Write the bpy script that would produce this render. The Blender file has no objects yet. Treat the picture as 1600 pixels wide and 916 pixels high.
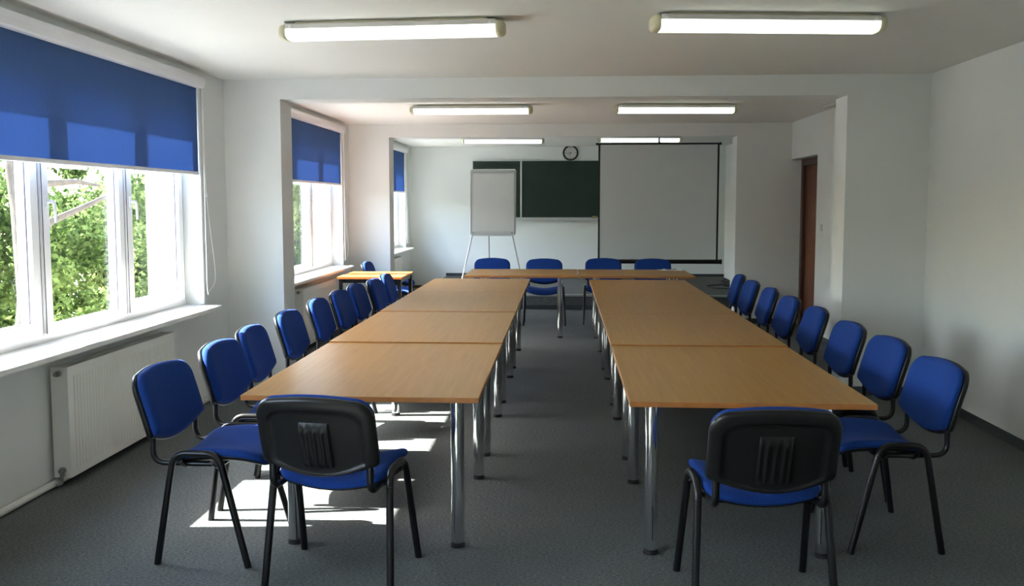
import bpy, bmesh, math, random
import numpy as np
from mathutils import Vector, Matrix

random.seed(7)
S = bpy.context.scene
COL = S.collection
PI = math.pi

# ------------------------------------------------------------------ camera
cd = bpy.data.cameras.new('camera')
cam = bpy.data.objects.new('camera', cd)
COL.objects.link(cam)
cd.sensor_width = 36.0
cd.lens = 1380.05 * 36.0 / 1600.0
cd.shift_y = -(458.0 - 425.53) / 1600.0
cd.clip_end = 300
R = Matrix(((0.998314404, -0.00387091, 0.05790827),
            (0.0580336540, 0.07806901, -0.99525742),
            (-0.000668287, 0.99694044, 0.07816206)))
cam.matrix_world = Matrix.Translation((0, 0, 1.5701)) @ R.to_4x4()
S.camera = cam

# ------------------------------------------------------------------ world, sun, exposure
w = bpy.data.worlds.new('sky_world')
S.world = w
w.use_nodes = True
nt = w.node_tree
sky = nt.nodes.new('ShaderNodeTexSky')
sky.sky_type = 'NISHITA'
sky.sun_disc = False
sky.sun_elevation = math.radians(42)
sky.sun_rotation = math.radians(-94)
sky.dust_density = 1.5
nt.links.new(sky.outputs[0], nt.nodes['Background'].inputs[0])
nt.nodes['Background'].inputs[1].default_value = 1.02

sd = bpy.data.lights.new('sun', 'SUN')
sd.energy = 24.0
sd.angle = math.radians(0.6)
sd.color = (1.0, 0.97, 0.91)
sun = bpy.data.objects.new('sun', sd)
COL.objects.link(sun)
sun.location = (-12, -1, 14)
sun.rotation_euler = Vector((1.0, 0.08, -0.907)).to_track_quat('-Z', 'Y').to_euler()

S.view_settings.view_transform = 'Standard'
S.view_settings.look = 'None'
S.view_settings.gamma = 1.0
S.view_settings.use_curve_mapping = False
S.view_settings.exposure = 1.74
S.cycles.use_denoising = True
S.cycles.max_bounces = 14
S.cycles.diffuse_bounces = 8
S.cycles.transparent_max_bounces = 24
S.cycles.sample_clamp_indirect = 8.0
LAMP_POWER = 1.0

# ------------------------------------------------------------------ materials
def new_mat(name):
    m = bpy.data.materials.new(name)
    m.use_nodes = True
    n = m.node_tree
    return m, n, n.nodes['Principled BSDF'], n.nodes['Material Output']

def mat(name, col, rough=0.5, metal=0.0, spec=0.5, noise=None, bump=None, coat=0.0):
    """noise=(scale, amount) colour variation; bump=(scale, strength)"""
    m, n, b, out = new_mat(name)
    b.inputs['Base Color'].default_value = (*col, 1)
    b.inputs['Roughness'].default_value = rough
    b.inputs['Metallic'].default_value = metal
    b.inputs['Specular IOR Level'].default_value = spec
    b.inputs['Coat Weight'].default_value = coat
    tc = n.nodes.new('ShaderNodeTexCoord')
    if noise:
        t = n.nodes.new('ShaderNodeTexNoise')
        t.inputs['Scale'].default_value = noise[0]
        t.inputs['Detail'].default_value = 4
        n.links.new(tc.outputs['Object'], t.inputs['Vector'])
        r = n.nodes.new('ShaderNodeValToRGB')
        a = noise[1]
        r.color_ramp.elements[0].position = 0.3
        r.color_ramp.elements[1].position = 0.7
        r.color_ramp.elements[0].color = (*[max(0, c * (1 - a)) for c in col], 1)
        r.color_ramp.elements[1].color = (*[min(1, c * (1 + a)) for c in col], 1)
        n.links.new(t.outputs['Fac'], r.inputs['Fac'])
        n.links.new(r.outputs['Color'], b.inputs['Base Color'])
    if bump:
        t2 = n.nodes.new('ShaderNodeTexNoise')
        t2.inputs['Scale'].default_value = bump[0]
        t2.inputs['Detail'].default_value = 3
        n.links.new(tc.outputs['Object'], t2.inputs['Vector'])
        bp = n.nodes.new('ShaderNodeBump')
        bp.inputs['Strength'].default_value = bump[1]
        bp.inputs['Distance'].default_value = 0.004
        n.links.new(t2.outputs['Fac'], bp.inputs['Height'])
        n.links.new(bp.outputs['Normal'], b.inputs['Normal'])
    return m

M = {}
M['wall'] = mat('white_wall_paint', (0.735, 0.75, 0.735), 0.75, spec=0.3, noise=(1.3, 0.02), bump=(140, 0.12))
M['ceiling'] = mat('ceiling_paint', (0.74, 0.735, 0.70), 0.85, spec=0.2, noise=(0.8, 0.02), bump=(60, 0.10))
M['facade'] = mat('outer_plaster', (0.80, 0.79, 0.76), 0.9, noise=(8, 0.04))
M['pvc'] = mat('white_window_plastic', (0.80, 0.80, 0.81), 0.28, spec=0.5)
M['gasket'] = mat('window_rubber_gasket', (0.05, 0.045, 0.07), 0.6)
M['sill'] = mat('white_sill_board', (0.80, 0.79, 0.77), 0.35, noise=(30, 0.02))
M['radiator'] = mat('radiator_enamel', (0.74, 0.73, 0.69), 0.33, spec=0.5)
M['pipe'] = mat('painted_pipe', (0.70, 0.69, 0.65), 0.35, noise=(20, 0.05))
M['pipe_grey'] = mat('grey_valve_plastic', (0.22, 0.22, 0.21), 0.4)
M['valve'] = mat('valve_metal', (0.30, 0.29, 0.27), 0.35, metal=0.8)
M['black_plastic'] = mat('black_plastic', (0.008, 0.008, 0.0085), 0.33, spec=0.36, bump=(420, 0.08))
M['black_metal'] = mat('black_painted_steel', (0.006, 0.006, 0.007), 0.30, spec=0.4)
M['chrome'] = mat('chrome', (0.78, 0.79, 0.80), 0.07, metal=1.0)
M['foot'] = mat('black_rubber_foot', (0.012, 0.012, 0.012), 0.6)
M['beech_edge'] = mat('beech_edge_band', (0.38, 0.145, 0.035), 0.4, noise=(25, 0.12))
M['brown_door'] = mat('brown_door_veneer', (0.17, 0.050, 0.018), 0.4, noise=(9, 0.12))
M['door_frame'] = mat('dark_door_frame', (0.085, 0.032, 0.022), 0.4, noise=(9, 0.1))
M['switch'] = mat('cream_plastic', (0.66, 0.63, 0.52), 0.4)
M['skirting'] = mat('dark_grey_skirting', (0.045, 0.052, 0.052), 0.8, noise=(200, 0.25))
M['alu'] = mat('brushed_aluminium', (0.62, 0.63, 0.63), 0.35, metal=0.85)
M['board'] = mat('green_chalkboard', (0.010, 0.026, 0.017), 0.50, spec=0.4, noise=(3, 0.18))
M['screen_cloth'] = mat('matt_screen_cloth', (0.70, 0.72, 0.70), 0.9, spec=0.1)
M['paper'] = mat('white_paper', (0.74, 0.75, 0.74), 0.7, spec=0.3)
M['flip_frame'] = mat('grey_flipchart_frame', (0.50, 0.51, 0.51), 0.45)
M['flip_back'] = mat('flipchart_panel', (0.66, 0.67, 0.67), 0.35)
M['grey_leg'] = mat('grey_steel_leg', (0.34, 0.34, 0.34), 0.35, metal=0.6)
M['clock_face'] = mat('clock_face', (0.66, 0.66, 0.62), 0.5)
M['lamp_body'] = mat('lamp_white_metal', (0.66, 0.63, 0.60), 0.45)
M['lamp_end'] = mat('yellowed_lamp_end_cap', (0.66, 0.63, 0.44), 0.4)
M['chain'] = mat('white_plastic_cord', (0.80, 0.80, 0.79), 0.45)
M['sponge'] = mat('chalk_sponge', (0.30, 0.25, 0.12), 0.9, noise=(80, 0.3))
M['edge_strip'] = mat('worn_edge_strip', (0.33, 0.34, 0.33), 0.55, noise=(40, 0.15))
M['bark'] = mat('tree_bark', (0.040, 0.030, 0.021), 0.95, noise=(12, 0.4))
M['grass'] = mat('pale_yard_ground', (0.46, 0.44, 0.38), 0.9, noise=(3, 0.25))
M['vent'] = mat('ceiling_cover_plate', (0.56, 0.56, 0.52), 0.6)

def carpet():
    m, n, b, out = new_mat('grey_heather_carpet')
    b.inputs['Roughness'].default_value = 0.95
    b.inputs['Specular IOR Level'].default_value = 0.1
    tc = n.nodes.new('ShaderNodeTexCoord')
    mp = n.nodes.new('ShaderNodeMapping')
    mp.inputs['Scale'].default_value = (0.55, 1.0, 1.0)
    n.links.new(tc.outputs['Object'], mp.inputs['Vector'])
    t = n.nodes.new('ShaderNodeTexNoise'); t.inputs['Scale'].default_value = 120; t.inputs['Detail'].default_value = 8
    t.inputs['Roughness'].default_value = 0.88
    n.links.new(mp.outputs['Vector'], t.inputs['Vector'])
    r = n.nodes.new('ShaderNodeValToRGB')
    e = r.color_ramp.elements
    e[0].position, e[0].color = 0.34, (0.030, 0.034, 0.034, 1)
    e[1].position, e[1].color = 0.68, (0.250, 0.256, 0.244, 1)
    mid = e.new(0.5); mid.color = (0.096, 0.104, 0.102, 1)
    n.links.new(t.outputs['Fac'], r.inputs['Fac'])
    t2 = n.nodes.new('ShaderNodeTexNoise'); t2.inputs['Scale'].default_value = 2.2; t2.inputs['Detail'].default_value = 5
    n.links.new(tc.outputs['Object'], t2.inputs['Vector'])
    mr = n.nodes.new('ShaderNodeMapRange')
    mr.inputs['To Min'].default_value = 0.82; mr.inputs['To Max'].default_value = 1.14
    n.links.new(t2.outputs['Fac'], mr.inputs['Value'])
    mx = n.nodes.new('ShaderNodeMix'); mx.data_type = 'RGBA'; mx.blend_type = 'MULTIPLY'
    mx.inputs['Factor'].default_value = 1.0
    n.links.new(r.outputs['Color'], mx.inputs['A'])
    n.links.new(mr.outputs['Result'], mx.inputs['B'])
    n.links.new(mx.outputs['Result'], b.inputs['Base Color'])
    return m
M['carpet'] = carpet()

def wood(name, c0, c1, rough, along_y=True):
    m, n, b, out = new_mat(name)
    b.inputs['Roughness'].default_value = rough
    b.inputs['Specular IOR Level'].default_value = 0.24
    tc = n.nodes.new('ShaderNodeTexCoord')
    mp = n.nodes.new('ShaderNodeMapping')
    mp.inputs['Scale'].default_value = (42, 2.2, 10) if along_y else (2.2, 42, 10)
    n.links.new(tc.outputs['Object'], mp.inputs['Vector'])
    t = n.nodes.new('ShaderNodeTexNoise'); t.inputs['Scale'].default_value = 1.0; t.inputs['Detail'].default_value = 5
    t.inputs['Distortion'].default_value = 0.6
    n.links.new(mp.outputs['Vector'], t.inputs['Vector'])
    r = n.nodes.new('ShaderNodeValToRGB')
    e = r.color_ramp.elements
    e[0].position, e[0].color = 0.32, (*c0, 1)
    e[1].position, e[1].color = 0.66, (*c1, 1)
    n.links.new(t.outputs['Fac'], r.inputs['Fac'])
    n.links.new(r.outputs['Color'], b.inputs['Base Color'])
    return m
M['beech'] = wood('beech_laminate', (0.310, 0.148, 0.024), (0.365, 0.180, 0.034), 0.33)
M['beech_small'] = wood('orange_beech_laminate', (0.33, 0.100, 0.022), (0.39, 0.130, 0.030), 0.4, False)

def fabric():
    m, n, b, out = new_mat('blue_upholstery')
    b.inputs['Roughness'].default_value = 0.9
    b.inputs['Specular IOR Level'].default_value = 0.15
    b.inputs['Sheen Weight'].default_value = 0.06
    b.inputs['Sheen Roughness'].default_value = 0.4
    b.inputs['Sheen Tint'].default_value = (0.45, 0.55, 1.0, 1)
    tc = n.nodes.new('ShaderNodeTexCoord')
    t = n.nodes.new('ShaderNodeTexNoise'); t.inputs['Scale'].default_value = 420; t.inputs['Detail'].default_value = 2
    n.links.new(tc.outputs['Object'], t.inputs['Vector'])
    r = n.nodes.new('ShaderNodeValToRGB')
    e = r.color_ramp.elements
    e[0].position, e[0].color = 0.3, (0.006, 0.026, 0.155, 1)
    e[1].position, e[1].color = 0.7, (0.012, 0.053, 0.255, 1)
    n.links.new(t.outputs['Fac'], r.inputs['Fac'])
    n.links.new(r.outputs['Color'], b.inputs['Base Color'])
    bp = n.nodes.new('ShaderNodeBump'); bp.inputs['Strength'].default_value = 0.25; bp.inputs['Distance'].default_value = 0.002
    n.links.new(t.outputs['Fac'], bp.inputs['Height'])
    n.links.new(bp.outputs['Normal'], b.inputs['Normal'])
    return m
M['blue'] = fabric()

def shade_cloth():
    m, n, b, out = new_mat('blue_roller_blind_cloth')
    n.nodes.remove(b)
    tc = n.nodes.new('ShaderNodeTexCoord')
    mp = n.nodes.new('ShaderNodeMapping'); mp.inputs['Scale'].default_value = (1, 60, 260)
    n.links.new(tc.outputs['Object'], mp.inputs['Vector'])
    t = n.nodes.new('ShaderNodeTexNoise'); t.inputs['Scale'].default_value = 1.0; t.inputs['Detail'].default_value = 2
    n.links.new(mp.outputs['Vector'], t.inputs['Vector'])
    r = n.nodes.new('ShaderNodeValToRGB')
    e = r.color_ramp.elements
    e[0].position, e[0].color = 0.3, (0.060, 0.108, 0.225, 1)
    e[1].position, e[1].color = 0.7, (0.075, 0.130, 0.262, 1)
    n.links.new(t.outputs['Fac'], r.inputs['Fac'])
    d = n.nodes.new('ShaderNodeBsdfDiffuse'); tr = n.nodes.new('ShaderNodeBsdfTranslucent')
    n.links.new(r.outputs['Color'], d.inputs['Color'])
    hs = n.nodes.new('ShaderNodeHueSaturation'); hs.inputs['Value'].default_value = 0.50; hs.inputs['Saturation'].default_value = 1.0
    n.links.new(r.outputs['Color'], hs.inputs['Color'])
    n.links.new(hs.outputs['Color'], tr.inputs['Color'])
    a = n.nodes.new('ShaderNodeAddShader')
    n.links.new(d.outputs[0], a.inputs[0]); n.links.new(tr.outputs[0], a.inputs[1])
    n.links.new(a.outputs[0], out.inputs['Surface'])
    return m
M['shade'] = shade_cloth()

def glass():
    m, n, b, out = new_mat('window_pane_glass')
    n.nodes.remove(b)
    tr = n.nodes.new('ShaderNodeBsdfTransparent'); tr.inputs['Color'].default_value = (0.95, 0.97, 0.96, 1)
    gl = n.nodes.new('ShaderNodeBsdfGlossy'); gl.inputs['Roughness'].default_value = 0.0
    lw = n.nodes.new('ShaderNodeLayerWeight'); lw.inputs['Blend'].default_value = 0.5
    pw = n.nodes.new('ShaderNodeMath'); pw.operation = 'POWER'; pw.inputs[1].default_value = 5.0
    n.links.new(lw.outputs['Facing'], pw.inputs[0])
    fr = n.nodes.new('ShaderNodeMapRange'); fr.inputs['To Min'].default_value = 0.04; fr.inputs['To Max'].default_value = 0.9
    n.links.new(pw.outputs[0], fr.inputs['Value'])
    mx = n.nodes.new('ShaderNodeMixShader')
    n.links.new(fr.outputs[0], mx.inputs[0]); n.links.new(tr.outputs[0], mx.inputs[1]); n.links.new(gl.outputs[0], mx.inputs[2])
    n.links.new(mx.outputs[0], out.inputs['Surface'])
    return m
M['glass'] = glass()

def diffuser():
    m, n, b, out = new_mat('lit_lamp_diffuser')
    b.inputs['Base Color'].default_value = (0.8, 0.82, 0.78, 1)
    b.inputs['Emission Color'].default_value = (0.90, 1.0, 0.90, 1)
    b.inputs['Emission Strength'].default_value = LAMP_POWER
    return m
M['diffuser'] = diffuser()

def leaves(name, c0, c1):
    m, n, b, out = new_mat(name)
    n.nodes.remove(b)
    tc = n.nodes.new('ShaderNodeTexCoord')
    t = n.nodes.new('ShaderNodeTexNoise'); t.inputs['Scale'].default_value = 3.5; t.inputs['Detail'].default_value = 6
    n.links.new(tc.outputs['Object'], t.inputs['Vector'])
    r = n.nodes.new('ShaderNodeValToRGB')
    e = r.color_ramp.elements
    e[0].position, e[0].color = 0.40, (*[q * .6 for q in c0], 1)
    e[1].position, e[1].color = 0.62, (*c1, 1)
    n.links.new(t.outputs['Fac'], r.inputs['Fac'])
    d = n.nodes.new('ShaderNodeBsdfDiffuse'); tr = n.nodes.new('ShaderNodeBsdfTranslucent')
    n.links.new(r.outputs['Color'], d.inputs['Color']); n.links.new(r.outputs['Color'], tr.inputs['Color'])
    mx = n.nodes.new('ShaderNodeMixShader'); mx.inputs[0].default_value = 0.45
    n.links.new(d.outputs[0], mx.inputs[1]); n.links.new(tr.outputs[0], mx.inputs[2])
    n.links.new(mx.outputs[0], out.inputs['Surface'])
    return m
M['leaf_a'] = leaves('sunlit_green_leaves', (0.042, 0.074, 0.017), (0.130, 0.180, 0.056))
M['leaf_b'] = leaves('pale_green_leaves', (0.056, 0.092, 0.025), (0.165, 0.215, 0.078))

# ------------------------------------------------------------------ geometry helpers
class Mesh:
    """collects vertices and faces, becomes ONE mesh object"""
    def __init__(self):
        self.v, self.f, self.mi, self.sm = [], [], [], []
    def add(self, verts, faces, mi=0, smooth=False):
        o = len(self.v)
        self.v += [tuple(p) for p in verts]
        for f in faces:
            self.f.append(tuple(i + o for i in f)); self.mi.append(mi); self.sm.append(smooth)
    def box(self, x0, x1, y0, y1, z0, z1, mi=0, xf=None):
        vs = [(x, y, z) for x in (x0, x1) for y in (y0, y1) for z in (z0, z1)]
        if xf: vs = [xf(p) for p in vs]
        self.add(vs, [(0, 1, 3, 2), (4, 6, 7, 5), (0, 4, 5, 1), (2, 3, 7, 6), (0, 2, 6, 4), (1, 5, 7, 3)], mi)
    def bevbox(self, x0, x1, y0, y1, z0, z1, b=0.004, mi=0):
        bm = bmesh.new()
        bmesh.ops.create_cube(bm, size=1.0)
        for q in bm.verts:
            q.co = Vector(((x0 + x1) / 2 + q.co.x * (x1 - x0), (y0 + y1) / 2 + q.co.y * (y1 - y0), (z0 + z1) / 2 + q.co.z * (z1 - z0)))
        bmesh.ops.bevel(bm, geom=list(bm.edges), offset=b, segments=2, profile=0.5, affect='EDGES')
        bm.verts.index_update()
        self.add([q.co[:] for q in bm.verts], [[q.index for q in f.verts] for f in bm.faces], mi)
        bm.free()
    def tube(self, path, r, n=10, ry=None, cap=True, mi=0):
        pts = [Vector(p) for p in path]
        ry = ry or r
        T = []
        for i in range(len(pts)):
            a = pts[max(i - 1, 0)]; b = pts[min(i + 1, len(pts) - 1)]
            T.append((b - a).normalized())
        ref = Vector((1, 0, 0)) if abs(T[0].x) < 0.8 else Vector((0, 0, 1))
        u = (ref - T[0] * ref.dot(T[0])).normalized()
        rings = []
        for i, p in enumerate(pts):
            u = (u - T[i] * u.dot(T[i])).normalized()
            v = T[i].cross(u)
            rr = r[i] if isinstance(r, (list, tuple)) else r
            r2 = ry[i] if isinstance(ry, (list, tuple)) else ry
            rings.append([p + u * (rr * math.cos(2 * PI * k / n)) + v * (r2 * math.sin(2 * PI * k / n)) for k in range(n)])
        vs = [q for ring in rings for q in ring]
        fs = []
        for i in range(len(rings) - 1):
            for k in range(n):
                a, b = i * n + k, i * n + (k + 1) % n
                fs.append((a, b, b + n, a + n))
        self.add(vs, fs, mi, True)
        if cap:
            self.add(rings[0], [tuple(reversed(range(n)))], mi)
            self.add(rings[-1], [tuple(range(n))], mi)
    def cyl(self, c, r, h, axis='z', n=24, r2=None, mi=0):
        c = Vector(c); d = {'x': Vector((1, 0, 0)), 'y': Vector((0, 1, 0)), 'z': Vector((0, 0, 1))}[axis]
        self.tube([c, c + d * h], [r, r if r2 is None else r2], n, cap=True, mi=mi)
    def rings(self, rings, cap0=True, cap1=True, mi=0, smooth=True):
        n = len(rings[0])
        vs = [q for ring in rings for q in ring]
        fs = []
        for i in range(len(rings) - 1):
            for k in range(n):
                a, b = i * n + k, i * n + (k + 1) % n
                fs.append((a, b, b + n, a + n))
        if cap0: fs.append(tuple(reversed(range(n))))
        if cap1: fs.append(tuple((len(rings) - 1) * n + k for k in range(n)))
        self.add(vs, fs, mi, smooth)
    def data(self, name, mats):
        me = bpy.data.meshes.new(name)
        me.from_pydata(self.v, [], self.f)
        for m_ in (mats if isinstance(mats, (list, tuple)) else [mats]):
            me.materials.append(m_)
        me.polygons.foreach_set('material_index', self.mi)
        me.polygons.foreach_set('use_smooth', self.sm)
        me.update()
        return me
    def build(self, name, mats, parent=None, loc=None):
        o = bpy.data.objects.new(name, self.data(name, mats))
        COL.objects.link(o)
        if parent: o.parent = parent
        if loc: o.location = loc
        return o

def empty(name, loc=(0, 0, 0), rz=0.0):
    o = bpy.data.objects.new(name, None)
    o.empty_display_size = 0.1
    COL.objects.link(o)
    o.location = loc
    o.rotation_euler = (0, 0, rz)
    return o

def tag(o, label=None, cat=None, group=None, kind=None):
    if label: o['label'] = label
    if cat: o['category'] = cat
    if group: o['group'] = group
    if kind: o['kind'] = kind
    return o

def copy_tree(o, parent=None):
    c = o.copy(); COL.objects.link(c)
    if parent: c.parent = parent
    for ch in list(o.children): copy_tree(ch, c)
    return c

def fillet(pts, r, n=6):
    pts = [Vector(p) for p in pts]
    out = [pts[0]]
    for i in range(1, len(pts) - 1):
        a, b, c = pts[i - 1], pts[i], pts[i + 1]
        d1, d2 = (a - b), (c - b)
        rr = min(r, d1.length * 0.48, d2.length * 0.48)
        p0 = b + d1.normalized() * rr; p1 = b + d2.normalized() * rr
        for k in range(n + 1):
            t = k / n
            out.append(p0 * (1 - t) ** 2 + b * (2 * t * (1 - t)) + p1 * t ** 2)
    out.append(pts[-1])
    return out

def struct(name, mb, mats, parent=None):
    o = mb.build(name, mats, parent)
    if not parent: o['kind'] = 'structure'
    return o

# ------------------------------------------------------------------ the setting
XL, XR = -2.835, 2.921          # window wall, right wall
XO = -3.20                      # outer face of the window wall
Y0, YF = -1.30, 16.243          # wall behind the camera, far wall
H, HB = 2.596, 2.431            # ceiling, underside of the beams
P1, P1B, P2, P2B = 7.305, 7.607, 11.603, 11.905
PZ = 0.222                      # platform height
ZS, ZT = 0.778, 2.398           # sill top, top of window openings
WINS = [(-0.42, 2.44), (3.87, 6.735), (8.22, 11.13), (12.73, 15.635)]

b = Mesh(); b.box(XO, 3.3, Y0 - .15, YF + .15, -0.2, 0.0)
struct('floor', b, M['carpet'])
b = Mesh(); b.box(XO, 3.3, Y0 - .15, YF + .15, H, H + 0.2)
struct('ceiling', b, M['ceiling'])

b = Mesh()
edges = [Y0 - .15] + [e for wn in WINS for e in wn] + [YF + .15]
for i in range(0, len(edges), 2):
    b.box(XO + .02, XL, edges[i], edges[i + 1], 0, H)
for y0, y1 in WINS:
    b.box(XO + .02, XL, y0, y1, 0, ZS - .04)
    b.box(XO + .02, XL, y0, y1, ZT, H)
struct('wall_left', b, M['wall'])
# outer plaster skin with narrower openings (the sunlit outer reveals)
b = Mesh()
e2 = [Y0 - .15] + [e for wn in WINS for e in (wn[0] + .07, wn[1] - .07)] + [YF + .15]
for i in range(0, len(e2), 2):
    b.box(XO - .02, XO + .02, e2[i], e2[i + 1], -3.6, H + .6)
for y0, y1 in WINS:
    b.box(XO - .02, XO + .02, y0 + .07, y1 - .07, -3.6, ZS - .04)
    b.box(XO - .02, XO + .02, y0 + .07, y1 - .07, ZT - .005, H + .6)
    # deep reveal cheeks in front of the window frames
    b.box(XO + .02, -3.04, y0 + .001, y0 + .07, ZS - .04, ZT)
    b.box(XO + .02, -3.04, y1 - .07, y1 - .001, ZS - .04, ZT)
struct('wall_outside', b, M['facade'])

DY0, DY1, DZ = 10.435, P2, 2.127     # door recess
b = Mesh()
b.box(XR, 3.3, Y0 - .15, DY0, 0, H)
b.box(XR, 3.3, DY0, DY1, DZ, H)
b.box(XR, 3.3, DY1, YF + .15, 0, H)
struct('wall_right', b, M['wall'])
b = Mesh(); b.box(XL, XR, YF, YF + .15, 0, H)
struct('wall_far', b, M['wall'])
b = Mesh(); b.box(XL, XR, Y0 - .15, Y0, 0, H)
struct('wall_back', b, M['wall'])

def partition(name, ya, yb, xi, xj):
    b = Mesh()
    xs = [(XL, xi, 0, H), (xj, XR, 0, H), (xi, xj, HB, H)]
    for x0, x1, z0, z1 in xs: b.box(x0, x1, ya, yb, z0, z1)
    return struct(name, b, M['wall'])
partition('wall_middle', P1, P1B, -2.356, 2.268)
partition('wall_middle.001', P2, P2B, -2.296, 2.224)
partition('wall_middle.002', 2.98, 3.28, -2.356, 2.268)

# skirting
b = Mesh()
b.bevbox(XR - .014, XR, 3.28, P1, 0, .068, .004)
struct('baseboard_right', b, M['skirting'])
b = Mesh(); b.bevbox(XR - .014, XR, P1B, DY0, 0, .068, .004)
struct('baseboard_right.001', b, M['skirting'])
b = Mesh(); b.bevbox(2.268, XR - .014, P1 - .014, P1, 0, .068, .004)
struct('baseboard_middle', b, M['skirting'])
b = Mesh(); b.bevbox(2.224, XR, P2 - .014, P2, 0, .068, .004)
struct('baseboard_middle.001', b, M['skirting'])
b = Mesh(); b.bevbox(-2.17, XR, YF - .014, YF, PZ, PZ + .055, .004)
struct('baseboard_far', b, M['skirting'])
b = Mesh(); b.bevbox(XL, -2.17, YF - .014, YF, 0, .045, .004)
struct('baseboard_far.001', b, M['door_frame'])

# carpeted platform along the far wall
pl = empty('platform'); pl['kind'] = 'structure'
b = Mesh(); b.box(-2.17, XR, 13.02, YF, 0, PZ - .004); b.build('carpet_deck', M['carpet'], pl)
b = Mesh(); b.bevbox(-2.17, XR, 12.995, 13.05, PZ - .03, PZ, .006); b.build('edge_strip', M['edge_strip'], pl)
b = Mesh(); b.bevbox(-2.17, XR, 13.004, 13.02, 0, .062, .004); b.build('kick_board', M['skirting'], pl)

# ---- windows
XF0, XF1 = -3.035, -2.952       # outer frame
def window(name, y0, y1):
    t = empty(name, (0, 0, 0)); t['kind'] = 'structure'
    fw, mw = .062, .066
    ym = [y0 + .948, y1 - .948]
    zb, zt = ZS - .002, ZT
    b = Mesh()
    b.bevbox(XF0, XF1, y0, y0 + fw, zb, zt, .004); b.bevbox(XF0, XF1, y1 - fw, y1, zb, zt, .004)
    b.bevbox(XF0, XF1, y0 + fw, y1 - fw, zb, zb + fw, .004); b.bevbox(XF0, XF1, y0 + fw, y1 - fw, zt - fw, zt, .004)
    b.build('frame', M['pvc'], t)
    for y in ym:
        b = Mesh(); b.bevbox(XF0, XF1, y - mw / 2, y + mw / 2, zb + fw, zt - fw, .004); b.build('mullion', M['pvc'], t)
    bays = [(y0 + fw, ym[0] - mw / 2), (ym[0] + mw / 2, ym[1] - mw / 2), (ym[1] + mw / 2, y1 - fw)]
    for k, (a, c) in enumerate(bays):
        sw = .052 if k == 1 else .060
        sb = .026 if k == 1 else .060
        x0, x1 = XF0 + .012, XF1 + .016
        a0, c0, b0, t0 = a - .012, c + .012, zb + fw - .012, zt - fw + .012
        b = Mesh()
        b.bevbox(x0, x1, a0, a + sw, b0, t0, .005); b.bevbox(x0, x1, c - sw, c0, b0, t0, .005)
        b.bevbox(x0, x1, a + sw, c - sw, b0, zb + fw + sb, .005); b.bevbox(x0, x1, a + sw, c - sw, zt - fw - sw, t0, .005)
        # dark rubber gaskets round the pane and in the joint to the frame
        ga, gc, gb, gt = a + sw, c - sw, zb + fw + sb, zt - fw - sw
        g = .004
        for (p0, p1, q0, q1) in ((ga, ga + g, gb, gt), (gc - g, gc, gb, gt), (ga, gc, gb, gb + g), (ga, gc, gt - g, gt)):
            b.box(x1 - .034, x1 - .028, p0, p1, q0, q1, 1)
        b.box(x1 - .004, x1 - .001, c0, c0 + .004, b0, t0, 1)
        b.box(x1 - .004, x1 - .001, a0 - .004, a0, b0, t0, 1)
        s = b.build('sash', [M['pvc'], M['gasket']], t)
        b = Mesh(); b.box(x0 + .028, x0 + .034, ga, gc, gb, gt); b.build('pane', M['glass'], s)
        if k > 0:
            yh = a + .022
            b = Mesh()
            b.bevbox(x1, x1 + .010, yh - .016, yh + .016, 1.545, 1.615, .004)
            b.tube(fillet([(x1 + .008, yh, 1.58), (x1 + .048, yh, 1.58), (x1 + .050, yh + .006, 1.46)], .02), .010, 8)
            b.build('handle', M['pvc'], s)
    # inner sill board
    b = Mesh()
    b.bevbox(XF1 - .01, XL, y0, y1, ZS - .036, ZS, .003)
    b.bevbox(XL, -2.66, y0 - .01, y1 - .012, ZS - .034, ZS, .008)
    b.build('sill_board', M['sill'], t)
    b = Mesh(); b.bevbox(XO - .08, XF0, y0 + .07, y1 - .07, ZS - .04, ZS - .012, .003); b.build('outer_sill', M['sill'], t)
    return t
for k, (a, c) in enumerate(WINS):
    window('window_%d' % (k + 1), a, c)

# ---- door in the right wall of the middle bay
d = empty('door_1'); d['kind'] = 'structure'
b = Mesh()
b.bevbox(3.045, 3.19, DY1 - .095, DY1 - .002, 0, DZ - .002, .006)
b.bevbox(3.045, 3.19, DY0 + .002, DY0 + .095, 0, DZ - .002, .006)
b.bevbox(3.045, 3.19, DY0 + .095, DY1 - .095, DZ - .085, DZ - .002, .006)
b.build('frame', M['door_frame'], d)
b = Mesh(); b.bevbox(3.085, 3.125, DY0 + .1, DY1 - .1, .008, DZ - .09, .003)
b.bevbox(3.079, 3.086, DY0 + .2, DY1 - .2, .25, .95, .003); b.bevbox(3.079, 3.086, DY0 + .2, DY1 - .2, 1.1, DZ - .25, .003)
leaf = b.build('leaf', M['brown_door'], d)
b = Mesh(); b.box(3.2, 3.29, DY0, DY1, 0, DZ); b.build('backing', M['door_frame'], d)

# small cover plate hanging slightly open at the ceiling beside the pier
b = Mesh()
b.add([(2.76, 9.28, H - .002), (2.905, 9.28, H - .002), (2.905, 9.72, H - .002), (2.76, 9.72, H - .002),
       (2.76, 9.28, H - .028), (2.905, 9.28, H - .012), (2.905, 9.72, H - .012), (2.76, 9.72, H - .018)],
      [(0, 1, 2, 3), (7, 6, 5, 4), (0, 4, 5, 1), (1, 5, 6, 2), (2, 6, 7, 3), (3, 7, 4, 0)])
tag(b.build('cover_plate', M['vent']), 'small pale cover plate on ceiling beside right pier', 'cover plate')

# light switch
sw = empty('light_switch', (XR, 10.21, 1.288))
tag(sw, 'small cream light switch on wall beside the brown door', 'light switch')
b = Mesh(); b.bevbox(-.009, 0, -.04, .04, -.04, .04, .003); b.build('plate', M['switch'], sw)
b = Mesh(); b.bevbox(-.014, -.008, -.026, .026, -.026, .026, .002); b.build('rocker', M['switch'], sw)

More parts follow.
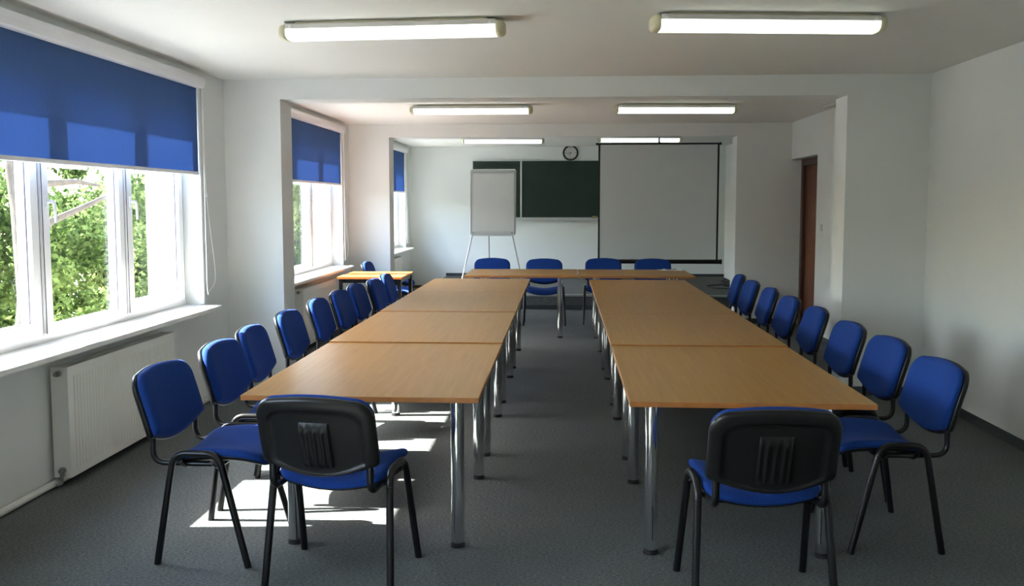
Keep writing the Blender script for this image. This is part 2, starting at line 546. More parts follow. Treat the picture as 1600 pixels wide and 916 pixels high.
# ------------------------------------------------------------------ roller blinds
def blind(y0, y1, zbot, chain, label):
    t = empty('roller_blind', (XL, (y0 + y1) / 2, 0))
    tag(t, label, 'blind', 'blue roller blinds on the windows')
    ox, oy = -XL, -(y0 + y1) / 2
    def P(p): return (p[0] + ox, p[1] + oy, p[2])
    b = Mesh()   # cassette: rounded white box
    prof = []
    for k in range(9):
        a = PI / 2 * k / 8
        prof.append((-2.835 + .045 + .035 * math.cos(a), 2.497 + .04 * math.sin(a)))
    prof = [(-2.835, 2.452), (-2.778, 2.452), (-2.765, 2.460)] + [(min(px + .015, -2.757), pz) for px, pz in prof] + [(-2.835, 2.537)]
    r0 = [P((px, y0 - .02, pz)) for px, pz in prof]; r1 = [P((px, y1 + .01, pz)) for px, pz in prof]
    b.rings([r0, r1], smooth=False)
    cas = b.build('cassette', M['pvc'], t)
    b = Mesh(); b.rings([[P((px, y1 + .01, pz)) for px, pz in prof], [P((px - .004 if px > -2.83 else px, y1 + .026, pz)) for px, pz in prof]], smooth=False)
    b.build('end_cap', M['pvc'], t)
    b = Mesh(); b.box(*[v for v in (-2.8215 + ox, -2.8195 + ox)], y0 + oy, y1 - .012 + oy, zbot, 2.47); b.build('cloth', M['shade'], t)
    b = Mesh(); b.bevbox(-2.828 + ox, -2.813 + ox, y0 + oy, y1 - .010 + oy, zbot - .024, zbot + .002, .004); b.build('hem_bar', M['pvc'], t)
    for yy in (y0 - .022, y1 - .004):
        b = Mesh(); b.bevbox(-2.834 + ox, -2.806 + ox, yy + oy, yy + .026 + oy, ZS + .004, 2.455, .004); b.build('guide_rail', M['pvc'], t)
    if chain:
        pts = [Vector(P(c)) for c in chain]
        sm = []
        for i in range(len(pts) - 1):
            p0, p1, p2, p3 = pts[max(i - 1, 0)], pts[i], pts[i + 1], pts[min(i + 2, len(pts) - 1)]
            for q in range(6):
                u = q / 6
                sm.append(0.5 * ((2 * p1) + (p2 - p0) * u + (2 * p0 - 5 * p1 + 4 * p2 - p3) * u * u + (3 * p1 - p0 - 3 * p2 + p3) * u ** 3))
        sm.append(pts[-1])
        b = Mesh(); b.tube(sm, .0045, 6)
        ch = b.build('pull_cord', M['chain'], t)
        b = Mesh(); b.bevbox(pts[2].x - .008, pts[2].x + .008, pts[2].y - .008, pts[2].y + .008, pts[2].z - .018, pts[2].z + .018, .004)
        b.build('cord_joiner', M['chain'], ch)
    return t
ch1 = [(-2.79, 6.765, 2.50), (-2.79, 6.775, 1.957), (-2.79, 6.79, 1.633), (-2.79, 6.86, 1.305), (-2.79, 6.925, 1.019), (-2.79, 6.895, .925), (-2.79, 6.80, .885), (-2.79, 6.755, .915), (-2.79, 6.755, 1.657), (-2.79, 6.755, 2.47)]
ch2 = [(x, y + 4.40, z - .02) for x, y, z in ch1]
ch3 = [(x, y + 8.90, z) for x, y, z in ch1]
blind(3.87, 6.73, 1.812, ch1, 'blue roller blind nearest the camera, half lowered over the largest window in view')
blind(8.22, 11.125, 1.815, ch2, 'blue roller blind of the middle bay, between the two left piers')
blind(12.73, 15.63, 1.775, ch3, 'blue roller blind in the far bay near the chalkboard, seen as a narrow strip')

# ------------------------------------------------------------------ radiators and heating pipe
def radiator(yc, ln, label, group):
    t = empty('radiator', (XL, yc, 0))
    tag(t, label, 'radiator', group)
    x0, x1, z0, z1 = .022, .12, .052, .672
    h = ln / 2
    b = Mesh()   # fluted front panel: vertical grooves between plain top and bottom bands
    n = int(ln / .0333)
    ys = []
    for k in range(n):
        y = -h + .03 + (ln - .06) * k / n
        st = (ln - .06) / n
        ys += [(y, 0), (y + st * .60, 0), (y + st * .72, -.007), (y + st * .88, -.007)]
    ys = [(-h, 0)] + ys + [(h - .03, 0), (h, 0)]
    zl = [(z0, 0), (z0 + .035, 0), (z0 + .05, 1), (z1 - .065, 1), (z1 - .05, 0), (z1, 0)]
    vs, fs = [], []
    for z, k in zl:
        for y, d in ys: vs.append((x1 + d * k, y, z))
    m_ = len(ys)
    for i in range(len(zl) - 1):
        for j in range(m_ - 1):
            a = i * m_ + j; fs.append((a, a + 1, a + 1 + m_, a + m_))
    b.add(vs, fs)
    b.build('front_panel', M['radiator'], t)
    for s in (-1, 1):
        b = Mesh(); b.bevbox(x0, x1, s * h - .005 if s < 0 else s * h - .002, s * h + .002 if s < 0 else s * h + .005, z0, z1, .002)
        b.build('side_panel', M['radiator'], t)
    b = Mesh(); b.box(x0, x0 + .012, -h, h, z0 + .01, z1 - .01); b.build('back_panel', M['radiator'], t)
    b = Mesh()
    for k in range(int(ln / .025)):
        y = -h + .02 + k * .025
        b.box(x0 + .012, x1 - .01, y, y + .010, z1 - .014, z1 - .008)
    b.box(x0 + .012, x0 + .018, -h, h, z1 - .02, z1 - .004); b.box(x1 - .012, x1 - .002, -h, h, z1 - .02, z1 - .001)
    tp = b.build('top_grille', M['radiator'], t); tp['kind'] = 'stuff'
    b = Mesh(); b.cyl((.071, -h - .030, z1 - .035), .016, .03, 'y', 16); b.cyl((.071, -h - .045, z1 - .035), .011, .02, 'y', 8); b.build('vent_plug', M['valve'], t)
    b = Mesh(); b.cyl((.071, h, z1 - .035), .014, .018, 'y', 16); b.build('vent_plug', M['valve'], t)
    b = Mesh()
    b.cyl((.078, -h - .040, z0 + .045), .014, .04, 'y', 14)
    b.tube([(.078, -h - .024, z0 + .062), (.078, -h - .024, z0 + .01)], .012, 14)
    b.tube(fillet([(.078, -h - .024, z0 + .02), (.078, -h - .024, .022), (.056, -h - .05, .022)], .02), .007, 10)
    b.build('valve', M['pipe_grey'], t)
    return t
radiator(5.31, 1.33, 'white panel radiator under the window nearest the camera', 'panel radiators')
radiator(9.72, 1.33, 'white panel radiator under the middle window behind the chairs', 'panel radiators')
radiator(14.12, 1.33, 'white panel radiator in the far bay partly hidden by pier', 'panel radiators')
for ya, yb, lab in ((3.3, P1 - .03, 'long white heating pipe on floor along nearest window wall'),
                    (P1B + .03, P2 - .03, 'white heating pipe on floor along the middle bay window wall')):
    b = Mesh(); b.tube([(XL + .03, ya, .024), (XL + .03, yb, .024)], .019, 12)
    tag(b.build('heating_pipe', M['pipe']), lab, 'pipe', 'heating pipes along the window wall')

# ------------------------------------------------------------------ ceiling lamps
def make_lamp():
    t = empty('ceiling_lamp', (0, 0, H))
    L, W = 1.20, .155
    b = Mesh(); b.bevbox(-L / 2 + .05, L / 2 - .05, -W * .30, W * .30, -.018, 0, .004); b.build('mount', M['lamp_end'], t)
    b = Mesh()   # white tray
    b.bevbox(-L / 2, L / 2, -W / 2, W / 2, -.045, -.016, .004); b.build('tray', M['lamp_body'], t)
    b = Mesh()   # trough diffuser, trapezoid with rounded lower edges
    prof = []
    for k in range(13):
        a = PI * k / 12
        prof.append((math.copysign(abs(math.cos(a)) ** 0.55, math.cos(a)) * W * .49, -.045 - .052 * math.sin(a) ** 0.7))
    b.rings([[(-L / 2 + .002, y, z) for y, z in prof], [(L / 2 - .002, y, z) for y, z in prof]], smooth=True)
    b.build('diffuser', M['diffuser'], t)
    for s in (-1, 1):
        rs = []
        for q, (dx, k) in enumerate(((0, 1.03), (.018, 1.03), (.034, .93), (.044, .70), (.047, .35))):
            ring = []
            for j in range(20):
                a = 2 * PI * j / 20
                ring.append((s * (L / 2 + dx), math.copysign(abs(math.cos(a)) ** .6, math.cos(a)) * W * .5 * k,
                             -.056 + math.copysign(abs(math.sin(a)) ** .7, math.sin(a)) * .042 * k))
            rs.append(ring if s > 0 else ring[::-1])
        b = Mesh(); b.rings(rs); b.build('end_cap', M['lamp_end'], t)
        b = Mesh(); b.bevbox(s * (L / 2 - .03) - .008, s * (L / 2 - .03) + .008, -W / 2 - .006, -W / 2 + .001, -.040, -.024, .002); b.build('clip', M['chain'], t)
    return t
lamp0 = make_lamp()
LAMPS = [((-1.618, 5.071), (-.326, 4.998), 'lit fluorescent ceiling lamp at the front left, nearest the window'),
         ((.453, 4.92), (1.764, 5.054), 'lit fluorescent ceiling lamp at the front right, largest in view'),
         ((-1.608, 9.323), (-.334, 9.339), 'lit fluorescent ceiling lamp on the left of the middle bay'),
         ((.525, 9.33), (1.788, 9.412), 'lit fluorescent ceiling lamp on the right of the middle bay'),
         ((-1.584, 13.834), (-.308, 13.921), 'lit fluorescent ceiling lamp above the flipchart in the far bay'),
         ((.53, 13.693), (1.793, 13.778), 'lit fluorescent ceiling lamp just above the projection screen'),
         ((-1.60, .6), (-.33, .6), 'lit fluorescent ceiling lamp behind the camera on window side'),
         ((.50, .6), (1.77, .6), 'lit fluorescent ceiling lamp behind the camera on wall side')]
for i, (a, c, lab) in enumerate(LAMPS):
    o = lamp0 if i == 0 else copy_tree(lamp0)
    o.location = ((a[0] + c[0]) / 2, (a[1] + c[1]) / 2, H)
    o.rotation_euler.z = math.atan2(c[1] - a[1], c[0] - a[0])
    tag(o, lab, 'ceiling lamp', 'fluorescent ceiling lamps')

# ------------------------------------------------------------------ conference tables
TZ = 0.74
def make_table(name, x0, x1, ln, leg_x, leg_in, label, group):
    """table run along y; origin at centre of the floor footprint; ln along local y"""
    wd = x1 - x0
    t = empty(name)
    b = Mesh()
    g = .0022
    b.bevbox(-wd / 2 + g, wd / 2 - g, -ln / 2 + g, ln / 2 - g, TZ - .023, TZ, .0022)
    o = b.build('tabletop', [M['beech'], M['beech_edge']], t)
    for p in o.data.polygons:
        p.material_index = 0 if p.normal.z > 0.5 else 1
    for lx in leg_x:
        for ly in (-ln / 2 + leg_in, ln / 2 - leg_in):
            b = Mesh(); b.tube([(lx, ly, .022), (lx, ly, TZ - .034)], .0305, 28)
            lg = b.build('leg', M['chrome'], t)
            b = Mesh(); b.cyl((lx, ly, 0), .033, .012, 'z', 28); b.cyl((lx, ly, .012), .030, .012, 'z', 28); b.build('foot', M['foot'], lg)
            b = Mesh(); b.cyl((lx, ly, TZ - .036), .055, .0125, 'z', 28); b.build('flange', M['chrome'], lg)
    tag(t, label, 'table', group)
    return t
ordw = ['nearest', 'second', 'third', 'farthest']
lt = None
for side, (xa, xb, ya, lx) in {'left': (-1.398, -.356, 3.6976, (-1.237, -.478)), 'right': (.2786, 1.3002, 3.6645, (.396, 1.153))}.items():
    base = None
    for k in range(4):
        lab = {'left': '%s beech conference table on chrome legs in the window-side run',
               'right': '%s beech conference table on chrome legs in the run away from windows'}[side] % ordw[k]
        if base is None:
            base = make_table('conference_table', xa, xb, 1.4619, [q - (xa + xb) / 2 for q in lx], .23, lab, 'beech conference tables in two long runs')
            o = base
        else:
            o = copy_tree(base); o['label'] = lab
        o.location = ((xa + xb) / 2, ya + 1.4619 * (k + .5), 0)
        o.scale.z = {'left': (1, 1.009, 1.014, 1.014), 'right': (1, 1.009, 1.009, 1.009)}[side][k]
# head tables, turned across the room
hb = None
for xc, yc, lab in ((-.485, 10.572, 'left beech head table set across the room below the flipchart'),
                    (.838, 10.555, 'right beech head table set across the room, papers on it')):
    if hb is None:
        hb = make_table('head_table', -.52, .52, 1.318, (-.33, .33), .21, lab, 'beech head tables'); o = hb
    else:
        o = copy_tree(hb); o['label'] = lab
    o.location = (xc, yc, 0); o.rotation_euler.z = -PI / 2

# small work table by the middle window
t = empty('side_table', (-2.183, 10.21, 0))
tag(t, 'small orange-topped table with black square legs, sunlit by the middle window', 'table')
b = Mesh(); b.bevbox(-.37, .37, -.39, .39, TZ - .028, TZ, .003)
o = b.build('tabletop', [M['beech_small'], M['beech_edge']], t)
b = Mesh()
for s in (-1, 1):
    b.box(-.345, .345, s * .35 - .012, s * .35 + .012, TZ - .072, TZ - .029)
    b.box(s * .33 - .012, s * .33 + .012, -.35, .35, TZ - .072, TZ - .029)
b.build('apron', M['black_metal'], t)
for sx in (-1, 1):
    for sy in (-1, 1):
        b = Mesh(); b.bevbox(sx * .335 - .02, sx * .335 + .02, sy * .352 - .02, sy * .352 + .02, 0, TZ - .03, .003); b.build('leg', M['black_metal'], t)

# ------------------------------------------------------------------ chairs
def outline(hw, v0, vs, v1, rt, rb, arch=.012, n=7):
    """closed outline: top corners radius rt, sides end at vs, convex bottom down to v0"""
    pts = []
    for k in range(n + 1):            # right top corner
        a = PI / 2 * k / n
        pts.append((hw - rt + rt * math.sin(PI / 2 - a) , v1 - rt - arch + (rt) * math.sin(a)))
    for k in range(1, 8):             # top edge, slightly arched
        u = (hw - rt) * (1 - 2 * k / 8)
        pts.append((u, v1 - arch * (u / (hw - rt)) ** 2))
    for k in range(n + 1):
        a = PI / 2 * k / n
        pts.append((-(hw - rt) - rt * math.sin(a), v1 - rt - arch + rt * math.cos(a)))
    for k in range(1, 5):
        pts.append((-hw, (v1 - rt - arch) + (vs + rb - (v1 - rt - arch)) * k / 5))
    for k in range(4):
        a = PI / 2 * k / 4
        pts.append((-hw + rb * (1 - math.cos(a)), vs + rb - rb * math.sin(a)))
    hb_ = hw - rb
    for k in range(13):
        u = -hb_ + 2 * hb_ * k / 12
        pts.append((u, v0 + (vs - v0) * abs(u / hb_) ** 1.8))
    for k in range(1, 5):
        a = PI / 2 * (1 - k / 4)
        pts.append((hw - rb * (1 - math.cos(a)), vs + rb - rb * math.sin(a)))
    for k in range(1, 5):
        pts.append((hw, vs + rb + (v1 - rt - arch - vs - rb) * k / 5))
    return pts

def shrink(pts, d, cu, cv):
    hw = max(abs(p[0] - cu) for p in pts); hv = max(abs(p[1] - cv) for p in pts)
    return [(cu + (p[0] - cu) * (1 - d / hw), cv + (p[1] - cv) * (1 - d / hv)) for p in pts]

def shrink_back(pts, d, cv):
    """like shrink, but the lower edge keeps almost its place (the rim runs round top and sides only)"""
    hw = max(abs(p[0]) for p in pts); ht = max(p[1] - cv for p in pts); hb_ = max(cv - p[1] for p in pts)
    return [(p[0] * (1 - d / hw), cv + (p[1] - cv) * ((1 - d / ht) if p[1] > cv else (1 - min(d, .004 + d * .12) / hb_))) for p in pts]

def back_map(u, v, d):
    """backrest plane to chair space; d>0 to the rear"""
    tilt = .29
    y = -.235 - (v - .5) * tilt + .42 * u * u * 1.0 - .10 * (v - .62) ** 2
    return (u, y - d * .96, v - d * .28)

def make_chair():
    t = empty('conference_chair')
    ol = outline(.242, .496, .544, .832, .080, .022)
    cu, cv = 0, .69
    # black plastic back shell with a raised rim and recessed middle
    b = Mesh()
    spec = [(.05, 0), (.004, 0), (0, .004), (0, .014), (.003, .021), (.010, .026), (.042, .0275), (.048, .026), (.0525, .0175), (.07, .0165), (.13, .0165)]
    b.rings([[back_map(u, v, d) for u, v in shrink_back(ol, s, cv)] for s, d in spec])
    sh = b.build('backrest', M['black_plastic'], t)
    # ribbed block in the middle of the shell
    b = Mesh()
    nu, nv = 28, 9
    vs, fs = [], []
    for j in range(nv + 1):
        v = .535 + .195 * j / nv
        for i in range(nu + 1):
            q = i / nu
            u = -.064 + .128 * q
            hgt = .0155
            if 0 < i < nu and 0 < j < nv:
                ridge = max(0, math.cos(2 * PI * (q - .5) * 4.0)) if .10 < q < .90 else .5
                hgt += .010 + (.008 * ridge if 1 <= j < nv - 1 else .006)
            vs.append(back_map(u, v, hgt))
    for j in range(nv):
        for i in range(nu):
            a = j * (nu + 1) + i
            fs.append((a, a + 1, a + nu + 2, a + nu + 1))
    b.add(vs, fs, 0, True)
    b.build('ribbed_block', M['black_plastic'], sh)
    for su in (-1, 1):
        for vv in (.60, .765):
            pb = Mesh(); c0 = Vector(back_map(su * .176, vv, .016)); c1 = Vector(back_map(su * .176, vv, .0215))
            pb.tube([c0, c1], .0032, 8); pb.build('screw', M['foot'], sh)
    # blue back cushion
    ol2 = outline(.2385, .502, .549, .832, .078, .022)
    b = Mesh()
    spec = [(.06, .002), (.012, .002), (.004, -.004), (.002, -.014), (.006, -.025), (.016, -.033), (.034, -.038), (.075, -.041), (.13, -.0415)]
    b.rings([[back_map(u, v, d) for u, v in shrink(ol2, s, cu, cv)] for s, d in reversed(spec)])
    b.build('back_cushion', M['blue'], t)
    # seat cushion and black pan
    def seat_outline(hw, yb, yf, rf, rb):
        pts = []
        for (cx, cy, r, a0) in ((hw - rf, yf - rf, rf, 0), (-hw + rf, yf - rf, rf, 90), (-hw + rb, yb + rb, rb, 180), (hw - rb, yb + rb, rb, 270)):
            for k in range(9):
                a = math.radians(a0 + 90 * k / 8)
                pts.append((cx + r * math.cos(a), cy + r * math.sin(a)))
        out = []
        for i in range(len(pts)):
            p, q = pts[i], pts[(i + 1) % len(pts)]
            out.append(p)
            dd = math.hypot(q[0] - p[0], q[1] - p[1])
            nseg = int(dd / .05)
            for k in range(1, nseg):
                out.append((p[0] + (q[0] - p[0]) * k / nseg, p[1] + (q[1] - p[1]) * k / nseg))
        return out
    so = seat_outline(.228, -.165, .262, .085, .060)
    def seat_map(x, y, z):
        h = .430 + .042 * (abs(x) / .228) ** 2 - (0.030 * max(0, (y - .12) / .142) ** 2) - .020 * max(0, -y / .165)
        return (x, y, h + z)
    b = Mesh()
    spec = [(.05, .0), (.008, .0), (.001, .006), (0, .016), (.004, .027), (.014, .035), (.034, .040), (.08, .042), (.15, .041), (.20, .040)]
    b.rings([[seat_map(x, y, z) for x, y in shrink(so, s, 0, .048)] for s, z in spec])
    b.build('seat', M['blue'], t)
    b = Mesh()
    spec = [(.20, -.014), (.05, -.014), (.022, -.012), (.008, -.004), (.006, .003), (.03, .003)]
    b.rings([[seat_map(x, y, z) for x, y in shrink(so, s, 0, .048)] for s, z in spec])
    b.build('seat_pan', M['black_plastic'], t)
    # side frames: rear leg, arched rail, front leg
    for s in (-1, 1):
        full = fillet([(s * .268, -.205, 0), (s * .246, -.128, .489), (s * .246, .075, .489), (s * .268, .205, 0)], .062, 8)
        i0 = next(i for i, p in enumerate(full) if p.z > .42)
        i1 = max(i for i, p in enumerate(full) if p.z > .42)
        b = Mesh(); b.tube(full[:i0 + 1], .0160, 12, .0150); b.build('leg', M['black_metal'], t)
        b = Mesh(); b.tube(full[i0:i1 + 1], .0160, 12, .0150); b.build('side_rail', M['black_metal'], t)
        b = Mesh(); b.tube(full[i1:], .0160, 12, .0150); b.build('leg', M['black_metal'], t)
        bk = [back_map(s * .203, .70, .004), back_map(s * .203, .60, .004)]
        path = fillet([(s * .203, .03, .432), (s * .203, -.245, .432), back_map(s * .203, .56, .004), bk[0]], .075, 8)
        b = Mesh(); b.tube(path, .0150, 10, .0125); b.build('back_support', M['black_metal'], t)
    for y in (-.098, .045):
        b = Mesh(); b.tube(fillet([(-.246, y, .452), (-.19, y, .412), (.19, y, .412), (.246, y, .452)], .03), .0095, 10); b.build('crossbar', M['black_metal'], t)
    return t
chair0 = make_chair()
first = [True]
def chair(x, y, heading, label, group):
    """heading: degrees, direction the sitter faces, 90 = towards the far wall"""
    o = chair0 if first[0] else copy_tree(chair0)
    first[0] = False
    o.location = (x, y, 0)
    o.rotation_euler = (0, 0, math.radians(heading - 90))
    return tag(o, label, 'chair', group)

GE = 'chairs at the near ends of the tables'
chair(-.927, 3.616, 83.5, 'blue chair seen from its black back at the near end of left tables', GE)
chair(.765, 3.512, 92.2, 'blue chair seen from its black back at the near end of right tables', GE)
GL = 'chairs along the window side'
words = ['nearest', 'second', 'third', 'fourth', 'fifth', 'sixth', 'seventh', 'eighth', 'ninth']
left = [(-1.549, 3.911, -2.3), (-1.542, 4.589, -.8), (-1.579, 5.185, 3.5), (-1.594, 5.936, .7), (-1.604, 6.708, .9), (-1.596, 7.345, -1.2), (-1.595, 7.93, -1.3), (-1.546, 8.50, -.7), (-1.554, 9.121, 1.7)]
for k, (x, y, hd) in enumerate(left):
    if k == 0: lab = 'nearest blue chair of the window-side row, whole seat and legs in view'
    elif k == 8: lab = 'last blue chair of the window-side row, just before the small table'
    else: lab = '%s blue chair from the camera in the row along the windows' % words[k]
    chair(x, y, hd, lab, GL)
GR = 'chairs along the right wall side'
right = [(1.480, 4.213, 183.2), (1.495, 4.904, 182), (1.479, 5.538, 180.4), (1.500, 6.346, 178), (1.495, 7.054, 180), (1.504, 7.776, 177.8), (1.497, 8.502, 180.5), (1.521, 9.233, 176.6)]
for k, (x, y, hd) in enumerate(right):
    if k == 0: lab = 'nearest blue chair of the right-hand row, whole seat and legs in view'
    elif k == 7: lab = 'last blue chair of the right-hand row, next to the far pier'
    else: lab = '%s blue chair from the camera in the row opposite the windows' % words[k]
    chair(x, y, hd, lab, GR)
GH = 'chairs behind the head tables'
for (x, y, hd), lab in zip([(-.953, 11.52, 270), (-.247, 11.42, 271), (.53, 11.56, 269), (1.183, 11.47, 270)],
                           ['blue chair behind the head table in front of the flipchart',
                            'blue chair behind the head tables facing the aisle, seat visible below tabletop',
                            'blue chair behind the head tables in front of screen left edge',
                            'blue chair behind the right head table, beside the papers']):
    chair(x, y, hd, lab, GH)
GS = 'spare chairs near the side table'
chair(-2.18, 11.02, 0, 'blue chair standing behind the small sunlit side table', GS)
chair(-2.365, 12.26, 0, 'blue chair half hidden behind the far left pier, only seat visible', GS)

# ------------------------------------------------------------------ far wall: chalkboard, clock
t = empty('chalkboard', (0, YF, 0))
tag(t, 'wide dark green chalkboard with aluminium frame on the far wall', 'chalkboard')
bz0, bz1 = 1.297, 2.345
for xa, xb in ((-1.669, -.780), (-.770, 1.06), (1.07, 1.96)):
    b = Mesh(); b.box(xa + .006, xb - .006, -.030, -.010, bz0 + .006, bz1 - .006); pn = b.build('board_panel', M['board'], t)
    b = Mesh(); f = .011
    b.bevbox(xa, xa + f, -.036, -.008, bz0, bz1, .002); b.bevbox(xb - f, xb, -.036, -.008, bz0, bz1, .002)
    b.bevbox(xa + f, xb - f, -.036, -.008, bz0, bz0 + f, .002); b.bevbox(xa + f, xb - f, -.036, -.008, bz1 - f, bz1, .002)
    b.build('panel_frame', M['alu'], pn)
b = Mesh(); b.bevbox(-.780, -.764, -.05, -.008, bz0, bz1 + .006, .003); b.build('hinge_strip', M['alu'], t)
b = Mesh()
b.bevbox(-.90, 1.07, -.115, -.006, bz0 - .022, bz0 - .012, .003); b.bevbox(-.90, 1.07, -.118, -.112, bz0 - .045, bz0 - .006, .002)
b.bevbox(-.90, 1.07, -.012, -.004, bz0 - .05, bz0, .002); b.build('chalk_tray', M['alu'], t)
b = Mesh(); b.bevbox(.52, .615, YF - .098, YF - .040, bz0 - .0045, bz0 + .036, .006)
tag(b.build('board_sponge', M['sponge']), 'brownish sponge lying at the right end of the chalk tray', 'sponge')

t = empty('wall_clock', (.125, YF, 2.478))
tag(t, 'round wall clock with thick black rim above the chalkboard', 'clock')
b = Mesh()
rs = []
for r_, y in ((.112, -.012), (.112, -.034), (.118, -.044), (.134, -.046), (.141, -.038), (.141, -.001)):
    rs.append([(r_ * math.cos(2 * PI * k / 48), y, r_ * math.sin(2 * PI * k / 48)) for k in range(48)])
b.rings(rs, cap0=False, cap1=True); b.build('rim', M['black_plastic'], t)
b = Mesh(); b.cyl((0, -.016, 0), .119, .006, 'y', 48); fc = b.build('dial', M['clock_face'], t)
b = Mesh()
for k in range(12):
    a = PI / 6 * k; ln = .022 if k % 3 == 0 else .013; wdt = .004 if k % 3 == 0 else .0028
    ca, sa = math.sin(a), math.cos(a)
    q = []
    for r_, s in ((.108, -1), (.108, 1), (.108 - ln, 1), (.108 - ln, -1)):
        q.append((ca * r_ + sa * wdt * s, -.0185, sa * r_ - ca * wdt * s))
    q2 = [(x, -.0155, z) for x, y, z in q]
    b.add(q + q2, [(0, 1, 2, 3), (7, 6, 5, 4), (0, 4, 5, 1), (1, 5, 6, 2), (2, 6, 7, 3), (3, 7, 4, 0)])
b.build('hour_marks', M['black_plastic'], fc)
def hand(name, minutes, ln, wdt, y):
    a = 2 * PI * minutes / 60
    ca, sa = math.sin(a), math.cos(a)
    b = Mesh()
    q = [(ca * r_ + sa * wdt * s, y, sa * r_ - ca * wdt * s) for r_, s in ((-.016, -1), (-.016, 1), (ln, .5), (ln, -.5))]
    q2 = [(x, y + .002, z) for x, _, z in q]
    b.add(q + q2, [(0, 1, 2, 3), (7, 6, 5, 4), (0, 4, 5, 1), (1, 5, 6, 2), (2, 6, 7, 3), (3, 7, 4, 0)])
    b.build(name, M['black_plastic'], t)
hand('hour_hand', 33.7, .058, .006, -.022)
hand('minute_hand', 44, .092, .0042, -.025)

# ------------------------------------------------------------------ projection screen on tripod (stands on the platform)
t = empty('projection_screen', (1.43, 13.42, PZ))
tag(t, 'large white tripod projection screen with black borders, pulled open', 'projection screen')
ox, oz = -1.43, -PZ
def sbx(x0, x1, y0, y1, z0, z1, bev=.004):
    b = Mesh(); b.bevbox(x0 + ox, x1 + ox, y0, y1, z0 + oz, z1 + oz, bev); return b
b = sbx(.522, 2.318, -.001, .001, .70, 2.45, .0003); cl = b.build('screen_cloth', M['screen_cloth'], t)
for x0, x1 in ((.5215, .549), (2.291, 2.3185)):
    b = sbx(x0, x1, -.0022, .0022, .70, 2.45, .0004); b.build('side_border', M['black_plastic'], cl)
b = Mesh(); b.tube([(.495 + ox, 0, 2.452 + oz), (2.335 + ox, 0, 2.452 + oz)], .012, 12); b.tube([(.485 + ox, 0, 2.452 + oz), (.51 + ox, 0, 2.452 + oz)], .018, 12); b.tube([(2.32 + ox, 0, 2.452 + oz), (2.345 + ox, 0, 2.452 + oz)], .018, 12)
b.build('top_bar', M['black_metal'], t)
b = Mesh(); b.tube([(.462 + ox, 0, .686 + oz), (2.375 + ox, 0, .686 + oz)], .033, 16); cs = b.build('case', M['black_metal'], t)
for xx in (.462, 2.357):
    b = Mesh(); b.tube([(xx + ox, 0, .686 + oz), (xx + .02 + ox, 0, .686 + oz)], .037, 16); b.build('end_cap', M['black_plastic'], cs)
b = Mesh(); b.tube([(0, .055, .12), (0, .055, 2.545 + oz)], .0125, 12)
b.bevbox(-.02, .02, .0, .06, 2.43 + oz, 2.475 + oz, .004); b.build('pole', M['black_metal'], t)
b = Mesh(); b.bevbox(-.03, .03, .02, .085, .28, .36, .006); b.build('collar', M['black_plastic'], t)
for a in (210, 330, 90):
    a = math.radians(a)
    b = Mesh(); b.tube([(.02 * math.cos(a), .055 + .02 * math.sin(a), .33), (.42 * math.cos(a), .055 + .36 * math.sin(a), .010)], .010, 10)
    b.tube([(0, .055, .14), (.22 * math.cos(a), .055 + .19 * math.sin(a), .17)], .006, 8); b.build('leg', M['black_metal'], t)

# ------------------------------------------------------------------ flipchart on the platform
t = empty('flipchart', (-1.10, 13.7, PZ))
tag(t, 'grey framed flipchart easel with blank white paper, left of chalkboard', 'flipchart')
fx0, fx1, fz0, fz1 = -.356, .362, 1.073 - PZ, 2.098 - PZ
lean = .13
def FY(z): return (z - fz0) * lean
def fbx(b, x0, x1, z0, z1, d0, d1):
    vs = []
    for x in (x0, x1):
        for dd in (d0, d1):
            for z in (z0, z1): vs.append((x, FY(z) + dd, z))
    b.add(vs, [(0, 1, 3, 2), (4, 6, 7, 5), (0, 4, 5, 1), (2, 3, 7, 6), (0, 2, 6, 4), (1, 5, 7, 3)])
b = Mesh(); fbx(b, fx0 + .02, fx1 - .02, fz0 + .02, fz1 - .02, -.004, .008); b.build('board', M['flip_back'], t)
b = Mesh(); fr = []
rr = .035
def rrect(x0, x1, z0, z1, r, d, n=6):
    out = []
    for cx, cz, a0 in ((x1 - r, z1 - r, 0), (x0 + r, z1 - r, 90), (x0 + r, z0 + r, 180), (x1 - r, z0 + r, 270)):
        for k in range(n + 1):
            a = math.radians(a0 + 90 * k / n); z = cz + r * math.sin(a)
            out.append((cx + r * math.cos(a), FY(z) + d, z))
    return out
b.rings([rrect(fx0 + .03, fx1 - .03, fz0 + .03, fz1 - .03, .012, -.006), rrect(fx0 + .022, fx1 - .022, fz0 + .022, fz1 - .022, .018, -.013),
         rrect(fx0 + .006, fx1 - .006, fz0 + .006, fz1 - .006, .03, -.013), rrect(fx0, fx1, fz0, fz1, .035, -.004), rrect(fx0, fx1, fz0, fz1, .035, .010),
         rrect(fx0 + .02, fx1 - .02, fz0 + .02, fz1 - .02, .02, .012)], cap0=False, cap1=False)
b.build('board_frame', M['flip_frame'], t)
b = Mesh(); fbx(b, fx0 + .055, fx1 - .03, fz0 + .06, fz1 - .05, -.017, -.0065); b.build('paper_pad', M['paper'], t)
b = Mesh(); fbx(b, fx0 + .045, fx1 - .025, fz1 - .058, fz1 - .012, -.030, -.006); b.build('clamp_bar', M['flip_frame'], t)
b = Mesh(); fbx(b, fx0 + .03, fx1 - .03, fz0 - .012, fz0 + .022, -.05, -.008); b.build('pen_tray', M['flip_frame'], t)
b = Mesh(); b.tube([(-.305, -.005, fz0 + .05), (-.50, -.16, .006)], .0095, 10); b.build('leg', M['grey_leg'], t)
b = Mesh(); b.tube([(.300, -.005, fz0 + .05), (.500, -.16, .006)], .0095, 10); b.build('leg', M['grey_leg'], t)
